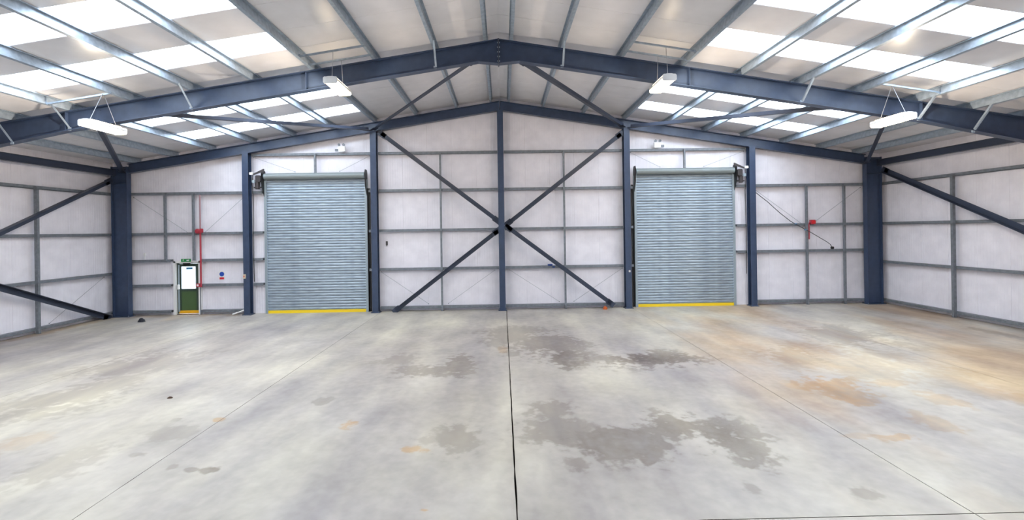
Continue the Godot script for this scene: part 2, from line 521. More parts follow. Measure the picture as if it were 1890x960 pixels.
func build_columns() -> void:
	var labels := {
		-2: "slim slate-blue gable column between the green exit door and its roller shutter",
		-1: "slim slate-blue gable column between exit-door side shutter and cross-braced panels",
		0: "central slate-blue gable column where four dark braces cross",
		1: "slim slate-blue gable column between cable-side shutter and cross-braced panels",
		2: "slim slate-blue gable column between cable-side shutter and dangling wall cable"}
	for i in range(-2, 3):
		var x := i * 5.07
		var t := thing("gable_column", labels[i], "column", V(x, 0, 18.66), "gable columns")
		var top := steel_y(x) - 0.37
		member("shaft", ipoly(0.24, 0.26, 0.02, 0.014), Vector3(0, 0.02, 0), Vector3(0, top, 0), Vector3(0, 0, 1), M.steel, t)
		base_plate(t, Vector3.ZERO, Vector2(0.34, 0.34))
		var c := begin()
		box(c, Vector3(0, top + 0.008, 0), Vector3(0.26, 0.016, 0.24))
		obj("cap_plate", c, M.steel, t)
	for s in [-1, 1]:
		var lab := ["massive dark corner column beside the green exit door", "massive dark corner column beyond the dangling wall cable"]
		for k in 3:
			var d: float = FRAME_D[k]
			var t: Node3D
			if k == 0: t = thing("corner_column", lab[0 if s < 0 else 1], "column", V(s * 15.11, 0, d), "corner columns")
			else: t = thing("portal_column", "slate-blue portal column carrying the %s rafter on the %s side wall" % [["", "lamp-side", "outer"][k], SIDE[s]], "column", V(s * 15.11, 0, d), "portal columns")
			var top := steel_y(15.42) if k > 0 else steel_y(15.42)
			member("shaft", ipoly(0.22, 0.62, 0.024, 0.016), Vector3(0, 0.02, 0), Vector3(0, top, 0), Vector3(1, 0, 0), M.steel, t)
			base_plate(t, Vector3.ZERO, Vector2(0.74, 0.34))
			for y in [5.3, 5.9]:
				var c := begin()
				box(c, Vector3(0, y, 0), Vector3(0.57, 0.016, 0.20))
				obj("stiffener", c, M.steel, t)

func girder(s: int, tops: Array, bots: Array, fl: float, web: float, tf: float) -> SurfaceTool:
	var st := begin()
	var z := Vector3(0, 0, 1)
	var poly := PackedVector2Array()
	for p in tops: poly.append(Vector2(p.x * s, p.y))
	for i in range(bots.size() - 1, -1, -1): poly.append(Vector2(bots[i].x * s, bots[i].y))
	prism(st, poly, Vector3(0, 0, -web / 2), Vector3.RIGHT, Vector3.UP, z * web)
	for e in [[tops, -tf], [bots, tf]]:
		for i in e[0].size() - 1:
			var a: Vector2 = e[0][i]
			var b: Vector2 = e[0][i + 1]
			prism(st, P([a.x * s, a.y, b.x * s, b.y, b.x * s, b.y + e[1], a.x * s, a.y + e[1]]), Vector3(0, 0, -fl / 2), Vector3.RIGHT, Vector3.UP, z * fl)
	return st

func build_rafters() -> void:
	for k in 3:
		for s in [-1, 1]:
			var where: String = ["along the top of the shutter wall", "with two lamps hung before it", "over the middle of the hall"][k]
			var t := thing("gable_rafter" if k == 0 else "portal_rafter", "slate-blue sloping roof rafter %s, %s half" % [where, SIDE[s]], "rafter", V(0, 0, FRAME_D[k]), "roof rafters")
			if k == 0:
				obj("beam", girder(s, [Vector2(0.012, steel_y(0.012)), Vector2(14.79, steel_y(14.79))], [Vector2(0.012, steel_y(0) - 0.37), Vector2(14.79, steel_y(14.79) - 0.37)], 0.20, 0.012, 0.018), M.steel, t)
			else:
				var y := func(x: float) -> float: return steel_y(x) - 0.52
				obj("beam", girder(s, [Vector2(0.016, steel_y(0.016)), Vector2(14.78, steel_y(14.78))],
					[Vector2(0.016, 7.74), Vector2(0.55, y.call(0.55)), Vector2(11.6, y.call(11.6)), Vector2(14.78, 5.40)], 0.22, 0.014, 0.022), M.steel, t)
				var e := begin()
				box(e, Vector3(s * 0.0085, 8.06, 0), Vector3(0.015, 0.70, 0.24))
				var ep := obj("end_plate", e, M.brace, t)
				for j in 5:
					for zz in [-0.08, 0.08]:
						var b := begin()
						lathe(b, Vector3(s * 0.016, 7.80 + j * 0.125, zz), [Vector2(0.018, 0), Vector2(0.018, 0.02), Vector2(0, 0.02)], 6, Vector3(0, 0, 1), Vector3(s, 0, 0))
						obj("bolt", b, M.galv, ep)
				for x in [11.6, 5.2]:
					var g := begin()
					box(g, Vector3(s * x, steel_y(x) - 0.26, 0.055), Vector3(0.014, 0.47, 0.09))
					obj("stiffener", g, M.steel, t)

const PURLIN_X := [0.33, 1.70, 3.33, 4.98, 6.63, 8.25, 9.85, 11.48, 13.0, 14.5]
const ORD := ["first", "second", "third", "fourth", "fifth", "sixth", "seventh", "eighth", "ninth", "tenth"]

func build_purlins() -> void:
	var slope := atan(PITCH)
	var stay_at := [1, 5, 7, 8]
	for s in [-1, 1]:
		var up := Vector3(s * sin(slope), cos(slope), 0)
		for i in PURLIN_X.size():
			var x: float = PURLIN_X[i]
			for bay in 2:
				var d1: float = FRAME_D[bay] + (0.30 if bay == 0 else 0.0)
				var d0: float = FRAME_D[bay + 1]
				var o := V(s * x, steel_y(x), d1 - 0.004)
				var t := thing("roof_purlin", "galvanised roof purlin, %s from the ridge on the %s slope, %s" % [ORD[i], SIDE[s], "reaching the shutter wall" if bay == 0 else "before the lamp-hung rafter"], "purlin", o, "roof purlins")
				var h := 0.205
				var prof := zpoly(h, 0.07, 0.006, 0.02)
				if s > 0:
					for j in prof.size(): prof[j].x = -prof[j].x
				var length := d1 - d0 - 0.008
				obj("channel", section(prof, length), M.galv, t, along(Vector3.ZERO, Vector3(0, 0, length), up))
				var c := begin()
				box(c, Vector3(s * 0.035, 0.09, length - 0.07), Vector3(0.01, 0.17, 0.10))
				obj("cleat", c, M.brace, t)
	for s in [-1, 1]:
		for i in stay_at:
			var x: float = PURLIN_X[i]
			var st := thing("rafter_stay", "thin galvanised stay from %s purlin off the ridge to rafter flange, %s half" % [ORD[i], SIDE[s]], "stay", V(s * x, steel_y(x) + 0.03, 12.02), "rafter stays")
			var foot := V(s * (x + 0.02), steel_y(x) - (0.49 if i < 8 else 0.60), 12.56) - st.position
			member("bar", lpoly(0.05, 0.006), Vector3.ZERO, foot, Vector3(1, 0, 0), M.galv, st)
			var pl := begin()
			box(pl, foot + Vector3(0, 0, -0.01), Vector3(0.08, 0.08, 0.02))
			obj("foot_plate", pl, M.galv, st)
	for s in [-1, 1]:
		for bay in 2:
			var d1: float = FRAME_D[bay] - 0.12
			var d0: float = FRAME_D[bay + 1] + 0.12
			var e := thing("eaves_beam", "dark eaves beam along the top of the %s side wall, %s bay" % [SIDE[s], "gable" if bay == 0 else "next"], "beam", V(s * 15.3, 5.72, d1), "eaves beams")
			member("beam", ipoly(0.16, 0.24, 0.014, 0.01), Vector3.ZERO, Vector3(0, 0, d1 - d0), Vector3.UP, M.brace, e)
			var c := begin()
			box(c, Vector3(0, 0, 0.01), Vector3(0.2, 0.26, 0.02))
			obj("end_plate", c, M.brace, e)

func brace(label: String, p0: Vector3, p1: Vector3, up: Vector3, size := 0.165, group := "diagonal braces") -> void:
	var t := thing("diagonal_brace", label, "brace", p0, group)
	var v := p1 - p0
	var dir := v.normalized()
	member("angle", lpoly(size, 0.012), dir * 0.12, v - dir * 0.12, up, M.brace, t)
	for e in [Vector3.ZERO, v]:
		var g := begin()
		var xf := along(e, e + dir, up)
		box(g, Vector3(size * 0.45, 0.006, 0.16 if e == Vector3.ZERO else -0.16), Vector3(0.22, 0.012, 0.34))
		obj("gusset_plate", g, M.brace, t, xf)

func build_braces() -> void:
	var D := 18.60
	var zf := Vector3(0, 0, 1)
	for s in [-1, 1]:
		var nm: String = SIDE[s]
		brace("dark diagonal brace from column top down to gable centre, %s side" % nm, V(s * 4.90, 7.16, D), V(s * 0.10, 3.46, D), zf)
		brace("dark diagonal brace from gable centre down to floor, %s side" % nm, V(s * 0.10, 3.34, D), V(s * 4.42, 0.06, D), zf)
		brace("dark side wall brace falling from the %s corner column head" % nm, V(s * 15.37, 5.50 if s < 0 else 5.38, 18.50), V(s * 15.37, 2.62, 12.78), Vector3(-s, 0, 0), 0.175)
		if s < 0:
			brace("dark side wall brace rising from the %s corner column foot" % nm, V(s * 15.37, 0.06, 18.42), V(s * 15.37, 2.46, 12.78), Vector3(-s, 0, 0), 0.175)
		brace("dark roof brace from ridge of lamp-hung rafter to gable column, %s side" % nm, V(s * 0.62, 7.86, 12.74), V(s * 5.0, 7.27, 18.52), Vector3.UP, 0.12)
		brace("blue-grey roof brace from gable column out to lamp-hung rafter, %s side" % nm, V(s * 5.12, 7.25, 18.52), V(s * 10.85, 6.58, 12.74), Vector3.UP, 0.12)
		brace("short dark roof brace from lamp-hung rafter to corner column head, %s side" % nm, V(s * 11.0, 6.52, 12.74), V(s * 14.85, 5.70, 18.52), Vector3.UP, 0.12)

# ------------------------------------------------------------------ cladding rails
func gable_rail(x0: float, x1: float, y: float, label: String) -> void:
	var p0 := V(x0, y, 18.88)
	var t := thing("cladding_rail", label, "rail", p0, "gable cladding rails")
	# web flat, lips down; 0.17 m from column flange to sheet
	var sec := P([-0.085, 0.05, 0.085, 0.05, 0.085, -0.04, 0.078, -0.04, 0.078, 0.043, -0.078, 0.043, -0.078, -0.05, -0.085, -0.05])
	member("rail", sec, Vector3.ZERO, Vector3(x1 - x0, 0, 0), Vector3.UP, M.rail, t)
	for x in [0.03, x1 - x0 - 0.03]:
		var c := begin()
		box(c, Vector3(x, -0.005, 0.075), Vector3(0.05, 0.10, 0.012))
		obj("cleat", c, M.rail, t)

func post(x: float, y0: float, y1: float, label: String) -> void:
	var t := thing("cladding_post", label, "post", V(x, y0 - 0.06, 18.706), "gable cladding posts")
	y1 += 0.12
	var sec := cpoly(0.07, 0.09, 0.006, 0.016)
	y1 -= 0.06
	y0 -= 0.06
	member("channel", sec, Vector3(0, 0, 0), Vector3(0, y1 - y0, 0), Vector3(-1, 0, 0), M.rail, t)
	var c := begin()
	box(c, Vector3(0, 0.006, -0.045), Vector3(0.09, 0.012, 0.088))
	obj("end_plate", c, M.rail, t)
	c = begin()
	box(c, Vector3(0, y1 - y0 - 0.006, -0.045), Vector3(0.09, 0.012, 0.088))
	obj("end_plate", c, M.rail, t)

func wire(label: String, a: Vector3, b: Vector3) -> void:
	var t := thing("tie_rod", label, "rod", a, "thin wall tie rods")
	var st := begin()
	tube(st, [Vector3.ZERO, b - a], 0.007, 6)
	obj("rod", st, M.rod, t)
	for e in [Vector3.ZERO, b - a]:
		var n := begin()
		box(n, e, Vector3(0.03, 0.03, 0.03), 0.008)
		obj("nut", n, M.rail, t)

func build_rails() -> void:
	var R0 := 0.145
	var R1 := 1.70
	var R2 := 3.268
	var R3 := 4.887
	var R4 := 6.396
	var lv := {R0: "floor-level", 1.188: "knee-height", R1: "lower", 2.19: "door-head", R2: "mid-height", R3: "upper", R4: "topmost"}
	var bay := func(x0: float, x1: float, ys: Array, where: String) -> void:
		for y in ys:
			gable_rail(x0, x1, y, "%s galvanised wall rail %s" % [lv[y], where])
	bay.call(-15.0, -10.27, [R2, R3], "above the green exit door")
	bay.call(-15.0, -13.30, [R0, 1.188, 2.19], "between corner column and green exit door")
	bay.call(-12.11, -10.27, [R0, 1.188, 2.19], "between green exit door and gable column")
	bay.call(-10.01, -9.62, [1.188, 2.19, R2, R3], "stub between column and exit-door side shutter motor")
	bay.call(-5.36, -5.20, [R1, R2, R3], "stub between exit-door side shutter and braced panels column")
	bay.call(5.20, 5.36, [R1, R2, R3], "stub between cable-side shutter and braced panels column")
	bay.call(9.62, 10.01, [2.19, R2, R3], "stub between cable-side shutter motor and column")
	bay.call(-4.94, -0.13, [R0, R1, R2, R3, R4], "behind the dark braces, exit-door half")
	bay.call(0.13, 4.94, [R0, R1, R2, R3, R4], "behind the dark braces, cable half")
	bay.call(-10.01, -5.20, [R4], "above the exit-door side roller shutter")
	bay.call(5.20, 10.01, [R4], "above the cable-side roller shutter")
	bay.call(10.27, 15.0, [R0, 2.19, R2, R3], "in the bay with the dangling cable")
	post(-13.45, 2.25, 4.83, "slim wall post above green exit door, beside corner column")
	post(-12.33, 2.25, 4.83, "slim wall post above green exit door, beside red pipe")
	post(-7.45, 5.66, 6.34, "short wall post over the exit-door side shutter")
	post(7.47, 5.66, 6.34, "short wall post over the cable-side shutter")
	post(-2.44, 0.06, 6.34, "tall wall post behind braces, exit-door half of gable")
	post(2.55, 0.06, 6.34, "tall wall post behind braces, cable half of gable")
	post(12.45, 0.06, 4.83, "wall post beside the red alarm box near the cable")
	post(14.00, 0.06, 4.83, "wall post between dangling cable end and corner column")
	var w := 18.84
	wire("thin tie rod falling from corner column towards exit door posts", V(-14.75, 4.75, w), V(-12.6, 3.30, w))
	wire("thin tie rod falling towards the red pipe from gable column", V(-10.35, 4.72, w), V(-11.95, 3.30, w))
	wire("thin tie rod over exit-door side shutter, by its motor", V(-9.95, 6.30, w), V(-8.3, 5.70, w))
	wire("thin tie rod over exit-door side shutter, by its black end plate", V(-5.3, 6.30, w), V(-6.5, 5.70, w))
	wire("thin tie rod over cable-side shutter, by its black end plate", V(5.3, 6.30, w), V(6.5, 5.70, w))
	wire("thin tie rod over cable-side shutter, by its motor", V(9.95, 6.30, w), V(8.3, 5.70, w))
	wire("thin tie rod low behind braces, from shutter column, exit-door half", V(-4.9, 1.6, w), V(-3.0, 0.28, w))
	wire("thin tie rod low behind braces, from central column, exit-door half", V(-0.3, 1.6, w), V(-2.2, 0.28, w))
	wire("thin tie rod low behind braces, from central column, cable half", V(0.3, 1.6, w), V(2.3, 0.28, w))
	wire("thin tie rod low behind braces, from shutter column, cable half", V(4.9, 1.6, w), V(2.9, 0.28, w))
	wire("thin tie rod falling from corner column towards red alarm box", V(14.75, 4.75, w), V(12.75, 3.30, w))
	wire("thin tie rod crossing behind the dangling cable", V(10.35, 4.75, w), V(12.3, 3.30, w))
	wire("thin tie rod low on side wall beside exit-door corner column", V(-15.52, 1.62, 18.3), V(-15.52, 0.26, 16.1))
	# side walls
	for s in [-1, 1]:
		for k in 2:
			var d1: float = FRAME_D[k] - (0.0 if k == 0 else 0.0) + (0.2 if k == 0 else -0.01)
			var d0: float = FRAME_D[k + 1] + 0.01
			for y in [R0, R1, R2, R3]:
				var t := thing("cladding_rail", "%s galvanised rail on the %s side wall, %s bay" % [lv[y], SIDE[s], "gable" if k == 0 else "next"], "rail", V(s * 15.59, y, d1), "side wall cladding rails")
				var sec := P([-0.085, 0.05, 0.085, 0.05, 0.085, -0.04, 0.078, -0.04, 0.078, 0.043, -0.078, 0.043, -0.078, -0.05, -0.085, -0.05])
				if s > 0:
					for j in sec.size(): sec[j].x = -sec[j].x
				member("rail", sec, Vector3.ZERO, Vector3(0, 0, d1 - d0), Vector3.UP, M.rail, t)
				var c := begin()
				box(c, Vector3(-s * 0.07, 0, 0.04), Vector3(0.012, 0.10, 0.06))
				obj("cleat", c, M.rail, t)
			var md: float = (FRAME_D[k] + FRAME_D[k + 1]) / 2.0
			var p := thing("cladding_post", "slim wall post midway along the %s side wall, %s bay" % [SIDE[s], "gable" if k == 0 else "next"], "post", V(s * 15.406, 0.0, md), "side wall posts")
			member("channel", cpoly(0.085, 0.10, 0.006, 0.02), Vector3.ZERO, Vector3(0, 4.89, 0), Vector3(0, 0, -s), M.rail, p)
			for y in [0.006, 4.884]:
				var e := begin()
				box(e, Vector3(s * 0.05, y, 0), Vector3(0.10, 0.012, 0.10))
				obj("end_plate", e, M.rail, p)

# ------------------------------------------------------------------ doors
func slat_mesh(w: float, h: float) -> Mesh:   # one curved interlocking slat
	var st := begin()
	var prof := [Vector2(-0.004, 0.0), Vector2(0.004, 0.012), Vector2(0.012, 0.035), Vector2(0.015, h * 0.5), Vector2(0.012, h - 0.032), Vector2(0.004, h - 0.010), Vector2(-0.003, h), Vector2(-0.008, h + 0.012)]
	for i in prof.size() - 1:
		var p: Vector2 = prof[i]
		var q: Vector2 = prof[i + 1]
		var e := (q - p).normalized()
		var n := Vector3(0, -e.x, e.y)
		quad(st, Vector3(-w / 2, p.y, p.x), Vector3(w / 2, p.y, p.x), Vector3(w / 2, q.y, q.x), Vector3(-w / 2, q.y, q.x), n)
		quad(st, Vector3(-w / 2, p.y, p.x - 0.006), Vector3(w / 2, p.y, p.x - 0.006), Vector3(w / 2, q.y, q.x - 0.006), Vector3(-w / 2, q.y, q.x - 0.006), -n)
	return st.commit()

func roller_door(n: int, s: int, label: String) -> void:
	var t := setting("door_%d" % n, label, "door")
	var cx := s * 7.48
	t.position = V(cx, 0, 18.86)
	var w := 3.96
	var h := 0.11
	var sm := slat_mesh(w, h)
	for k in 48:
		var tilt := rng.randf_range(-0.03, 0.03)
		put("slat", sm, M.curtain, t, Transform3D(Basis(Vector3.RIGHT, tilt), Vector3(0, 0.11 + k * h, rng.randf_range(-0.002, 0.002))))
	var b := begin()
	box(b, Vector3(0, 0.055, 0), Vector3(w, 0.11, 0.05), 0.01)
	obj("bottom_bar", b, M.yellow, t)
	for e in [-1, 1]:
		var g := begin()
		var motor_side: bool = e == s
		prism(g, P([-0.05, -0.12, 0.05, -0.12, 0.05, -0.11, -0.04, -0.11, -0.04, 0.05, 0.05, 0.05, 0.05, 0.06, -0.05, 0.06]) if e < 0 else P([0.05, -0.12, -0.05, -0.12, -0.05, -0.11, 0.04, -0.11, 0.04, 0.05, -0.05, 0.05, -0.05, 0.06, 0.05, 0.06]), Vector3(e * (w / 2 + 0.035), 0, 0), Vector3.RIGHT, Vector3(0, 0, 1), Vector3(0, 5.36, 0))
		obj("guide", g, M.guide, t)
		if not motor_side:
			var a := begin()
			prism(a, P([0, 0, 0.10, 0, 0.10, 0.012, 0.012, 0.012, 0.012, 0.12, 0, 0.12]), Vector3(e * (w / 2 + (0.085 if e > 0 else 0.185)), 0, -0.08), Vector3.RIGHT, Vector3(0, 0, 1), Vector3(0, 5.0, 0))
			obj("back_angle", a, M.black, t)
		# end plate that carries the barrel
		var p := begin()
		var ex: float = e * (w / 2 + 0.07)
		prism(p, P([-0.08, 4.62, 0.02, 4.62, 0.26, 5.10, 0.30, 5.62, 0.22, 5.74, -0.02, 5.74, -0.08, 5.60]), Vector3(ex - 0.006, 0, 0), Vector3(0, 0, 1), Vector3.UP, Vector3(0.012, 0, 0))
		obj("end_plate", p, M.black, t)
	# barrel with the rolled curtain on it
	var r := begin()
	lathe(r, Vector3(-w / 2 - 0.02, 5.51, 0.11), [Vector2(0, 0), Vector2(0.125, 0), Vector2(0.125, w + 0.04), Vector2(0, w + 0.04)], 28, Vector3.UP, Vector3.RIGHT)
	obj("barrel", r, M.guide, t)
	var l := begin()
	for k in 3:
		lathe(l, Vector3(-w / 2 + 0.02, 5.51, 0.11), [Vector2(0.126 + k * 0.001, 0), Vector2(0.129, 0.0), Vector2(0.129, w - 0.04), Vector2(0.126, w - 0.04)], 28, Vector3.UP, Vector3.RIGHT)
	obj("rolled_slat", l, M.hood, t)
	# gearbox, motor and bracket on the outer end
	var mx := s * (w / 2 + 0.12)
	var g2 := begin()
	box(g2, Vector3(mx + s * 0.10, 5.42, 0.14), Vector3(0.20, 0.26, 0.22), 0.03)
	obj("gearbox", g2, M.motor, t)
	var mo := begin()
	lathe(mo, Vector3(mx + s * 0.16, 5.26, 0.16), [Vector2(0, -0.26), Vector2(0.07, -0.26), Vector2(0.085, -0.22), Vector2(0.085, 0.02), Vector2(0.06, 0.05)], 16)
	obj("motor", mo, M.motor, t)
	var br := begin()
	prism(br, P([0, 0, 0.42 * s, -0.14, 0.42 * s, -0.08, 0.03 * s, 0.10, 0, 0.10]), Vector3(mx - s * 0.16, 5.70, 0.24), Vector3.RIGHT, Vector3.UP, Vector3(0, 0, 0.03))
	prism(br, P([0, 0, 0.30 * s, 0.0, 0.30 * s, 0.05, 0, 0.05]), Vector3(mx, 5.05, 0.14), Vector3.RIGHT, Vector3.UP, Vector3(0, 0, 0.05))
	obj("motor_bracket", br, M.motor, t)
	var cb := begin()
	box(cb, Vector3(mx + s * 0.34, 5.62, 0.26), Vector3(0.14, 0.10, 0.08), 0.015)
	obj("limit_switch_box", cb, M.white, t)
	var cb2 := begin()
	box(cb2, Vector3(mx + s * 0.24, 5.30, 0.30), Vector3(0.10, 0.12, 0.06), 0.015)
	obj("junction_box", cb2, M.silver, t)
	var ca := begin()
	tube(ca, [Vector3(mx + s * 0.30, 5.58, 0.24), Vector3(mx + s * 0.36, 5.2, 0.20), Vector3(mx + s * 0.34, 4.7, 0.14), Vector3(mx + s * 0.38, 3.0, 0.12), Vector3(mx + s * 0.36, 1.3, 0.12)], 0.012, 6)
	obj("cable", ca, M.black, t)

func exit_door() -> void:
	var t := setting("door_1", "green fire exit door with tall glass pane in white frame", "door")
	t.position = V(-12.70, 0, WALL_D)
	var f := begin()
	for e in [-1, 1]:
		box(f, Vector3(e * 0.50, 1.085, 0.03), Vector3(0.09, 2.17, 0.16), 0.008)
	box(f, Vector3(0, 2.13, 0.03), Vector3(1.09, 0.085, 0.16), 0.008)
	obj("frame", f, M.white, t)
	var rv := begin()
	for e in [-1, 1]: box(rv, Vector3(e * 0.44, 1.04, -0.03), Vector3(0.035, 2.08, 0.10))
	box(rv, Vector3(0, 2.075, -0.03), Vector3(0.91, 0.035, 0.10))
	obj("door_stop", rv, M.green_dark, t)
	var lf := begin()
	for e in [-1, 1]: box(lf, Vector3(e * 0.36, 1.055, -0.03), Vector3(0.125, 1.99, 0.05), 0.006)
	box(lf, Vector3(0, 2.0, -0.03), Vector3(0.60, 0.10, 0.05), 0.006)
	box(lf, Vector3(0, 0.98, -0.03), Vector3(0.60, 0.10, 0.05), 0.006)
	obj("leaf_frame", lf, M.green_dark, t)
	var lp := begin()
	box(lp, Vector3(0, 0.545, -0.03), Vector3(0.60, 0.78, 0.045), 0.004)
	obj("lower_panel", lp, M.green_door, t)
	var gb := begin()
	for e in [-1, 1]: box(gb, Vector3(e * 0.29, 1.49, 0.0), Vector3(0.022, 0.93, 0.022), 0.004)
	for y in [1.035, 1.945]: box(gb, Vector3(0, y, 0.0), Vector3(0.60, 0.022, 0.022), 0.004)
	obj("glazing_bead", gb, M.silver, t)
	var gp := begin()
	quad(gp, Vector3(-0.30, 1.03, -0.03), Vector3(0.30, 1.03, -0.03), Vector3(0.30, 1.95, -0.03), Vector3(-0.30, 1.95, -0.03), Vector3(0, 0, 1))
	obj("pane", gp, M.glass, t)
	var sg := begin()
	box(sg, Vector3(0.02, 1.86, -0.022), Vector3(0.26, 0.10, 0.004))
	obj("glass_sign", sg, M.glass_blue, t)
	var kp := begin()
	box(kp, Vector3(0, 0.10, 0.0), Vector3(0.80, 0.115, 0.012), 0.003)
	obj("kick_strip", kp, M.amber, t)
	var pb := begin()
	box(pb, Vector3(-0.375, 1.06, 0.03), Vector3(0.05, 1.9, 0.03), 0.008)
	obj("bolt_rod", pb, M.silver, t)
	var ph := begin()
	box(ph, Vector3(-0.375, 1.12, 0.06), Vector3(0.06, 0.20, 0.06), 0.012)
	obj("handle", ph, M.white, t)
	var cl := begin()
	box(cl, Vector3(-0.05, 2.04, 0.045), Vector3(0.26, 0.055, 0.06), 0.01)
	tube(cl, [Vector3(0.05, 2.07, 0.07), Vector3(0.20, 2.085, 0.16), Vector3(0.26, 2.10, 0.05)], 0.010, 6)
	obj("door_closer", cl, M.black, t)
	var th := begin()
	box(th, Vector3(0, 0.012, -0.03), Vector3(0.98, 0.024, 0.14))
	obj("threshold", th, M.brown, t)

func person_sign(st: SurfaceTool, o: Vector3, k: float) -> void:   # running figure, arrow and doorway of the exit pictogram
	lathe(st, o + Vector3(0.02, 0.72, 0) * k, [Vector2(0.10 * k, 0), Vector2(0.10 * k, 0.004), Vector2(0, 0.004)], 10, Vector3.RIGHT, Vector3(0, 0, 1))
	for b in [[0.0, 0.55, -0.1, 0.2, 0.09], [-0.1, 0.25, -0.3, 0.0, 0.07], [-0.1, 0.25, 0.15, 0.1, 0.07], [0.15, 0.1, 0.12, -0.15, 0.07], [0.0, 0.5, 0.28, 0.38, 0.06], [0.0, 0.5, -0.25, 0.42, 0.06]]:
		var a := Vector2(b[0], b[1])
		var c := Vector2(b[2], b[3])
		var n: Vector2 = (c - a).orthogonal().normalized() * b[4]
		var poly := PackedVector2Array([(a + n) * k, (a - n) * k, (c - n) * k, (c + n) * k])
		prism(st, poly, o, Vector3.RIGHT, Vector3.UP, Vector3(0, 0, 0.004))

func build_doors() -> void:
	exit_door()
	roller_door(2, -1, "galvanised roller shutter with yellow foot on the exit-door side")
	roller_door(3, 1, "galvanised roller shutter with yellow foot on the dangling-cable side")
	var e := thing("exit_sign", "small green exit sign over the green door", "sign", V(-12.72, 2.135, WALL_D - 0.12))
	var st := begin()
	box(st, Vector3(0, 0.06, 0), Vector3(0.38, 0.12, 0.02), 0.006)
	obj("plate", st, M.sign_green, e)
	var pic := begin()
	person_sign(pic, Vector3(-0.10, 0.045, 0.010), 0.085)
	prism(pic, P([0.0, 0.035, 0.07, 0.035, 0.07, 0.02, 0.11, 0.055, 0.07, 0.09, 0.07, 0.075, 0.0, 0.075]), Vector3(0.03, 0.005, 0.010), Vector3.RIGHT, Vector3.UP, Vector3(0, 0, 0.004))
	obj("pictogram", pic, M.white, e)

# ------------------------------------------------------------------ lamps
func lamp(x: float, y: float, label: String) -> void:
	var t := thing("high_bay_lamp", label, "lamp", V(x, y, 11.92), "hanging high-bay lamps")
	var h := begin()
	prism(h, P([-0.17, -0.01, 0.17, -0.01, 0.17, 0.03, 0.12, 0.085, 0.05, 0.10, -0.05, 0.10, -0.12, 0.085, -0.17, 0.03]), Vector3(0, 0, -0.52), Vector3.RIGHT, Vector3.UP, Vector3(0, 0, 1.04))
	obj("housing", h, M.white, t)
	var d := begin()
	prism(d, P([-0.165, -0.012, -0.15, -0.055, -0.10, -0.085, 0.10, -0.085, 0.15, -0.055, 0.165, -0.012]), Vector3(0, 0, -0.51), Vector3.RIGHT, Vector3.UP, Vector3(0, 0, 1.02))
	var df := obj("diffuser", d, M.lamp, t)
	df.cast_shadow = GeometryInstance3D.SHADOW_CASTING_SETTING_ON
	for x2 in [-0.085, 0.085]:      # slots in the top let some light up to the roof
		var sl := begin()
		prism(sl, P([-0.03, 0, 0.03, 0, 0.03, 0.006, -0.03, 0.006]), Vector3(x2, 0.0955, -0.42), Vector3(cos(0.2), -signf(x2) * sin(0.2), 0), Vector3(signf(x2) * sin(0.2), cos(0.2), 0), Vector3(0, 0, 0.84))
		obj("light_slot", sl, M.lamp, t)
	for z in [-0.52, 0.52]:
		var c := begin()
		box(c, Vector3(0, 0.0, z), Vector3(0.35, 0.17, 0.02), 0.03)
		obj("end_cap", c, M.white, t)
	var top := sheet_y(x) - 0.20 - y
	for z in [-0.40, 0.40]:
		var w := begin()
		tube(w, [Vector3(0, 0.09, z), Vector3(0, top, z * (0.75 if absf(x) < 5 else 0.03))], 0.006, 6)
		obj("suspension_wire", w, M.rod, t)
	var l := OmniLight3D.new()
	l.name = "glow"
	t.add_child(l)
	l.position = Vector3(0, -0.16, 0)
	l.light_size = 0.06
	l.light_color = Color(1.0, 0.93, 0.83)
	l.light_energy = LAMP_ENERGY
	l.omni_range = 60.0
	l.omni_attenuation = 2.0
	l.shadow_enabled = true

func build_lamps() -> void:
	lamp(-4.12, 6.95, "lit high-bay lamp between ridge and rooflights, exit-door slope")
	lamp(4.22, 6.93, "lit high-bay lamp between ridge and rooflights, cable-side slope")
	lamp(-10.05, 5.98, "lit high-bay lamp hung low towards the exit-door side wall")
	lamp(10.22, 5.92, "lit high-bay lamp hung low towards the cable-side wall")
	for s in [-1, 1]:
		for x in [4.15, 10.1]:
			var a := 3.36 if x < 5 else 9.86
			var b := 4.95 if x < 5 else 11.46
			for d in ([11.62, 12.22] if x < 5 else [11.92]):
				var which := "low-hung lamp" if x > 5 else ("upper lamp's gable-side end" if d > 12 else "upper lamp's hall-side end")
				var t := thing("lamp_channel", "slotted galvanised channel between purlins holding the %s, %s slope" % [which, SIDE[s]], "channel", V(s * a, steel_y(a) + 0.02, d), "lamp channels")
				member("channel", cpoly(0.041, 0.041, 0.004, 0.01), Vector3.ZERO, V(s * b, steel_y(b) + 0.02, d) - t.position, Vector3(0, 0, 1), M.galv, t)
				for e in [Vector3.ZERO, V(s * b, steel_y(b) + 0.02, d) - t.position]:
					var st := begin()
					box(st, e, Vector3(0.05, 0.05, 0.05), 0.01)
					obj("bracket", st, M.galv, t)

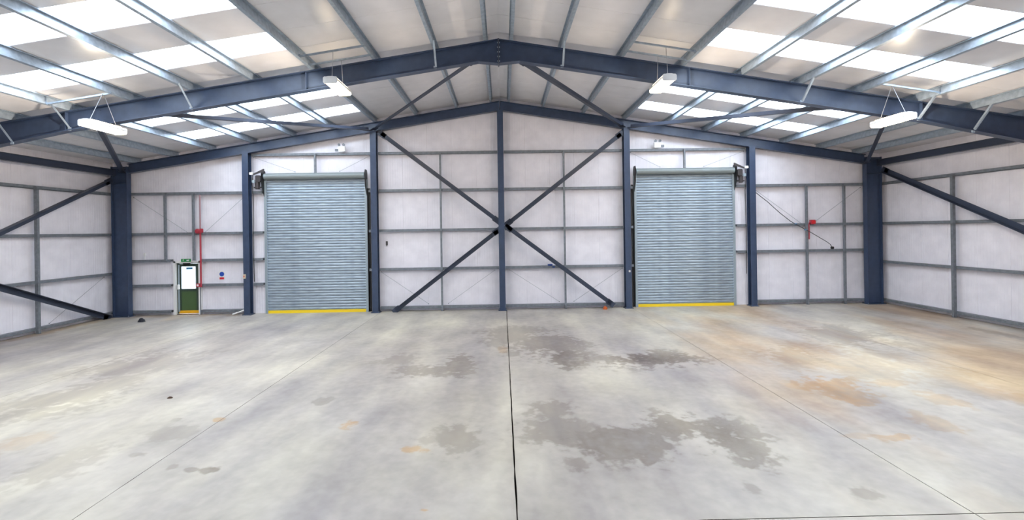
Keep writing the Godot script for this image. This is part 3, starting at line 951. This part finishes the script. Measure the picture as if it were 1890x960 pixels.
# ------------------------------------------------------------------ small things
func lump(called: String, label: String, category: String, at: Vector3, size: Vector3, m: Material, sd: int) -> void:
	var t := thing(called, label, category, at)
	var r := RandomNumberGenerator.new()
	r.seed = sd
	var st := begin()
	var rings := 5
	var sides := 10
	var pts := []
	for i in rings + 1:
		var ph := PI / 2 * i / rings
		var row := []
		for k in sides:
			var a := TAU * k / sides
			var q := 1.0 + r.randf_range(-0.18, 0.14)
			row.append(Vector3(cos(a) * cos(ph) * size.x / 2 * q, sin(ph) * size.y * (1.0 + (q - 1.0) * 0.5), sin(a) * cos(ph) * size.z / 2 * q))
		pts.append(row)
	for i in rings:
		for k in sides:
			var k2 := (k + 1) % sides
			var a: Vector3 = pts[i][k]
			var b: Vector3 = pts[i][k2]
			var c: Vector3 = pts[i + 1][k2]
			var e: Vector3 = pts[i + 1][k]
			var n := (a + b + c + e).normalized()
			quad(st, a, b, c, e, n)
	obj("body", st, m, t)

func build_small_things() -> void:
	# alarm pipe, bell and call point beside the exit door
	var t := thing("fire_alarm_conduit", "red pipe with alarm boxes running down beside the exit door", "pipe", V(-12.06, 0, 18.74))
	var st := begin()
	tube(st, [Vector3(0, 4.80, 0), Vector3(0, 3.36, 0)], 0.028, 8)
	obj("upper_pipe", st, M.pink_pipe, t)
	st = begin()
	tube(st, [Vector3(0, 3.36, 0), Vector3(0, 1.12, 0)], 0.034, 8)
	obj("lower_pipe", st, M.red, t)
	st = begin()
	lathe(st, Vector3(-0.09, 3.36, 0.0), [Vector2(0.10, 0), Vector2(0.10, 0.05), Vector2(0.07, 0.09), Vector2(0, 0.10)], 16, Vector3.RIGHT, Vector3(0, 0, 1))
	obj("alarm_bell", st, M.red, t)
	st = begin()
	box(st, Vector3(0.06, 3.38, 0.02), Vector3(0.10, 0.16, 0.08), 0.015)
	obj("junction_box", st, M.red, t)
	st = begin()
	box(st, Vector3(-0.10, 1.20, 0.02), Vector3(0.14, 0.14, 0.07), 0.012)
	var cp := obj("call_point", st, M.red, t)
	st = begin()
	box(st, Vector3(-0.10, 1.20, 0.057), Vector3(0.07, 0.07, 0.006))
	obj("glass", st, M.white, cp)
	st = begin()
	tube(st, [Vector3(-0.03, 1.12, 0), Vector3(-0.03, 0.02, 0)], 0.018, 6)
	obj("grey_conduit", st, M.rail, t)
	# mandatory sign
	t = thing("safety_sign", "small blue and red safety sign on wall beside exit door", "sign", V(-11.36, 1.40, WALL_D - 0.012))
	st = begin()
	box(st, Vector3(0, 0.15, 0), Vector3(0.22, 0.34, 0.01))
	obj("plate", st, M.white, t)
	st = begin()
	lathe(st, Vector3(0, 0.21, 0.005), [Vector2(0.095, 0), Vector2(0.095, 0.003), Vector2(0, 0.003)], 20, Vector3.RIGHT, Vector3(0, 0, 1))
	obj("blue_disc", st, M.sign_blue, t)
	st = begin()
	box(st, Vector3(0, 0.04, 0.007), Vector3(0.18, 0.085, 0.004))
	obj("red_band", st, M.sign_red, t)
	# twin-spot emergency lights on the top rail
	for s in [-1, 1]:
		t = thing("emergency_light", "white twin-spot box on rail above the %s roller shutter" % ("exit-door side" if s < 0 else "cable-side"), "light", V(s * 6.37, 6.45, 18.74), "unlit twin-spot boxes")
		st = begin()
		box(st, Vector3(0, 0.13, 0), Vector3(0.26, 0.22, 0.10), 0.02)
		obj("body", st, M.white, t)
		for e in [-1, 1]:
			st = begin()
			lathe(st, Vector3(e * 0.09, 0.29, -0.01), [Vector2(0, 0), Vector2(0.035, 0), Vector2(0.055, 0.09), Vector2(0, 0.085)], 12, Vector3.RIGHT, Vector3(0, 0, 1))
			obj("spot_head", st, M.rail, t)
		st = begin()
		box(st, Vector3(-s * -0.20, 0.09, -0.02), Vector3(0.16, 0.09, 0.05), 0.01)
		obj("bracket", st, M.rail, t)
	# red box and pipe, cable on the other outer bay
	t = thing("alarm_box", "red alarm box with short red pipe on the mid-height rail", "alarm", V(12.53, 2.66, 18.735))
	st = begin()
	box(st, Vector3(0.15, 0.70, 0), Vector3(0.20, 0.18, 0.10), 0.02)
	obj("box", st, M.red, t)
	st = begin()
	lathe(st, Vector3(0.17, 0.70, 0.05), [Vector2(0.075, 0), Vector2(0.06, 0.04), Vector2(0, 0.045)], 14, Vector3.RIGHT, Vector3(0, 0, 1))
	obj("sounder", st, M.sign_red, t)
	st = begin()
	tube(st, [Vector3(0.06, 0.70, 0), Vector3(0.02, 0.68, 0), Vector3(0, 0.62, 0), Vector3(0, 0, 0)], 0.028, 8)
	obj("pipe", st, M.red, t)
	t = thing("dangling_cable", "dark cable slung from gable column past the alarm box", "cable", V(10.30, 4.62, 18.68))
	var pts := []
	for p in [[10.30, 4.62], [10.8, 4.22], [11.3, 3.76], [11.75, 3.40], [12.1, 3.20], [12.5, 2.98], [12.9, 2.74], [13.2, 2.56], [13.36, 2.44], [13.42, 2.33]]:
		pts.append(V(p[0], p[1], 18.68) - t.position)
	st = begin()
	tube(st, pts, 0.013, 6)
	obj("cord", st, M.cable, t)
	st = begin()
	box(st, pts[-1] + Vector3(0.02, -0.03, 0), Vector3(0.10, 0.10, 0.07), 0.02)
	obj("plug", st, M.black, t)
	for q in [[11.95, 3.30], [12.35, 3.05]]:
		st = begin()
		box(st, V(q[0], q[1], 18.68) - t.position, Vector3(0.09, 0.04, 0.04), 0.01)
		obj("cable_clip", st, M.glass_blue, t)
	# odds and ends on the wall and columns
	t = thing("wall_sensor", "small white sensor on wall between corner column and exit door", "sensor", V(-14.42, 2.25, WALL_D - 0.03))
	st = begin()
	box(st, Vector3(0, 0.20, 0), Vector3(0.07, 0.12, 0.05), 0.01)
	obj("body", st, M.white, t)
	st = begin()
	tube(st, [Vector3(0, 0.14, 0), Vector3(0, 0, 0)], 0.014, 6)
	obj("stem", st, M.white, t)
	t = thing("switch_box", "small cream switch box on column between exit door and shutter", "switch", V(-10.20, 1.46, 18.50))
	st = begin()
	box(st, Vector3(0, 0.08, 0), Vector3(0.09, 0.17, 0.06), 0.01)
	obj("body", st, mat(Color(0.80, 0.76, 0.66), 0.5), t)
	st = begin()
	box(st, Vector3(0, 0.08, 0.033), Vector3(0.035, 0.05, 0.01))
	obj("button", st, M.sign_red, t)
	t = thing("switch_box", "tiny pale switch box on column between braced panels and cable-side shutter", "switch", V(5.10, 1.46, 18.50))
	st = begin()
	box(st, Vector3(0, 0.04, 0), Vector3(0.06, 0.08, 0.05), 0.01)
	obj("body", st, M.white, t)
	t = thing("wall_hook", "small dark hook on white panel beside exit-door side shutter column", "hook", V(-4.68, 2.66, WALL_D - 0.025))
	st = begin()
	box(st, Vector3(0, 0.10, 0), Vector3(0.07, 0.16, 0.04), 0.012)
	tube(st, [Vector3(0, 0.05, 0.01), Vector3(0, 0.0, 0.04), Vector3(0, 0.03, 0.08)], 0.014, 6)
	obj("hook", st, M.motor, t)
	t = thing("tape_roll", "small blue roll on the lower rail behind the braces", "roll", V(1.95, 1.751, 18.83))
	st = begin()
	lathe(st, Vector3.ZERO, [Vector2(0.05, 0), Vector2(0.10, 0), Vector2(0.10, 0.06), Vector2(0.05, 0.06), Vector2(0.05, 0)], 18)
	obj("tape", st, M.blue, t)
	st = begin()
	box(st, Vector3(0.13, -0.05, 0.09), Vector3(0.10, 0.05, 0.012))
	obj("loose_end", st, M.blue, t)
	t = thing("pipe_offcut", "white pipe offcut leaning at foot of column near exit door", "pipe", V(-10.72, 0.03, 18.56))
	st = begin()
	tube(st, [Vector3.ZERO, Vector3(0.42, 0.15, -0.01)], 0.032, 10)
	obj("pipe", st, M.white, t)
	st = begin()
	tube(st, [Vector3(0.41, 0.1465, -0.01), Vector3(0.45, 0.161, -0.011)], 0.040, 10)
	obj("socket", st, M.white, t)
	lump("rag", "small dark crumpled rag on floor before the exit-door corner column", "rag", V(-13.48, 0, 17.5), Vector3(0.24, 0.14, 0.18), M.navy, 3)
	lump("orange_block", "small orange-brown lump at the foot of the cable-side brace", "block", V(4.08, 0, 18.44), Vector3(0.17, 0.13, 0.13), M.orange, 4)
	lump("debris_clod", "small brown clod lying alone on the pale concrete", "debris", V(-6.57, 0, 9.24), Vector3(0.10, 0.03, 0.07), M.brown, 5)

const LAMP_ENERGY := 6.5

func _ready() -> void:
	rng.seed = 7
	# ---- camera (lens shifted down, as the photograph is cropped)
	var f := 856.0
	var near := 0.05
	var yaw := 0.0143
	var roll := 0.0151
	var cam := Camera3D.new()
	cam.name = "camera"
	add_child(cam)
	cam.near = near
	cam.far = 300.0
	cam.projection = Camera3D.PROJECTION_FRUSTUM
	cam.size = 2.0 * near * 480.0 / f
	cam.frustum_offset = Vector2(near * (945.0 - 939.7) / f, -near * (480.0 - 425.3) / f)
	var cr := cos(roll)
	var sr := sin(roll)
	var cy := cos(yaw)
	var sy := sin(yaw)
	cam.transform = Transform3D(Basis(Vector3(cr * cy, -sr, cr * sy), Vector3(sr * cy, cr, sr * sy), Vector3(-sy, 0, cy)), Vector3(0.035, 3.206, 0))
	cam.current = true
	# ---- sky and exposure: bright overcast day
	var sky_mat := ProceduralSkyMaterial.new()
	sky_mat.sky_top_color = Color(0.895, 0.95, 1.0)
	sky_mat.sky_horizon_color = Color(0.92, 0.965, 1.0)
	sky_mat.ground_bottom_color = Color(0.5, 0.5, 0.5)
	sky_mat.ground_horizon_color = Color(0.8, 0.82, 0.84)
	sky_mat.sky_energy_multiplier = 2.97
	sky_mat.ground_energy_multiplier = 1.0
	var sky := Sky.new()
	sky.sky_material = sky_mat
	var env := Environment.new()
	env.background_mode = Environment.BG_SKY
	env.sky = sky
	env.tonemap_mode = Environment.TONE_MAPPER_LINEAR
	env.tonemap_exposure = 1.0
	env.sdfgi_enabled = true
	env.ssao_enabled = true
	env.ssil_enabled = true
	var we := WorldEnvironment.new()
	we.name = "environment"
	we.environment = env
	add_child(we)
	# ---- the place
	make_materials()
	build_floor()
	build_walls()
	build_roof()
	build_columns()
	build_rafters()
	build_purlins()
	build_braces()
	build_rails()
	build_doors()
	build_lamps()
	build_small_things()
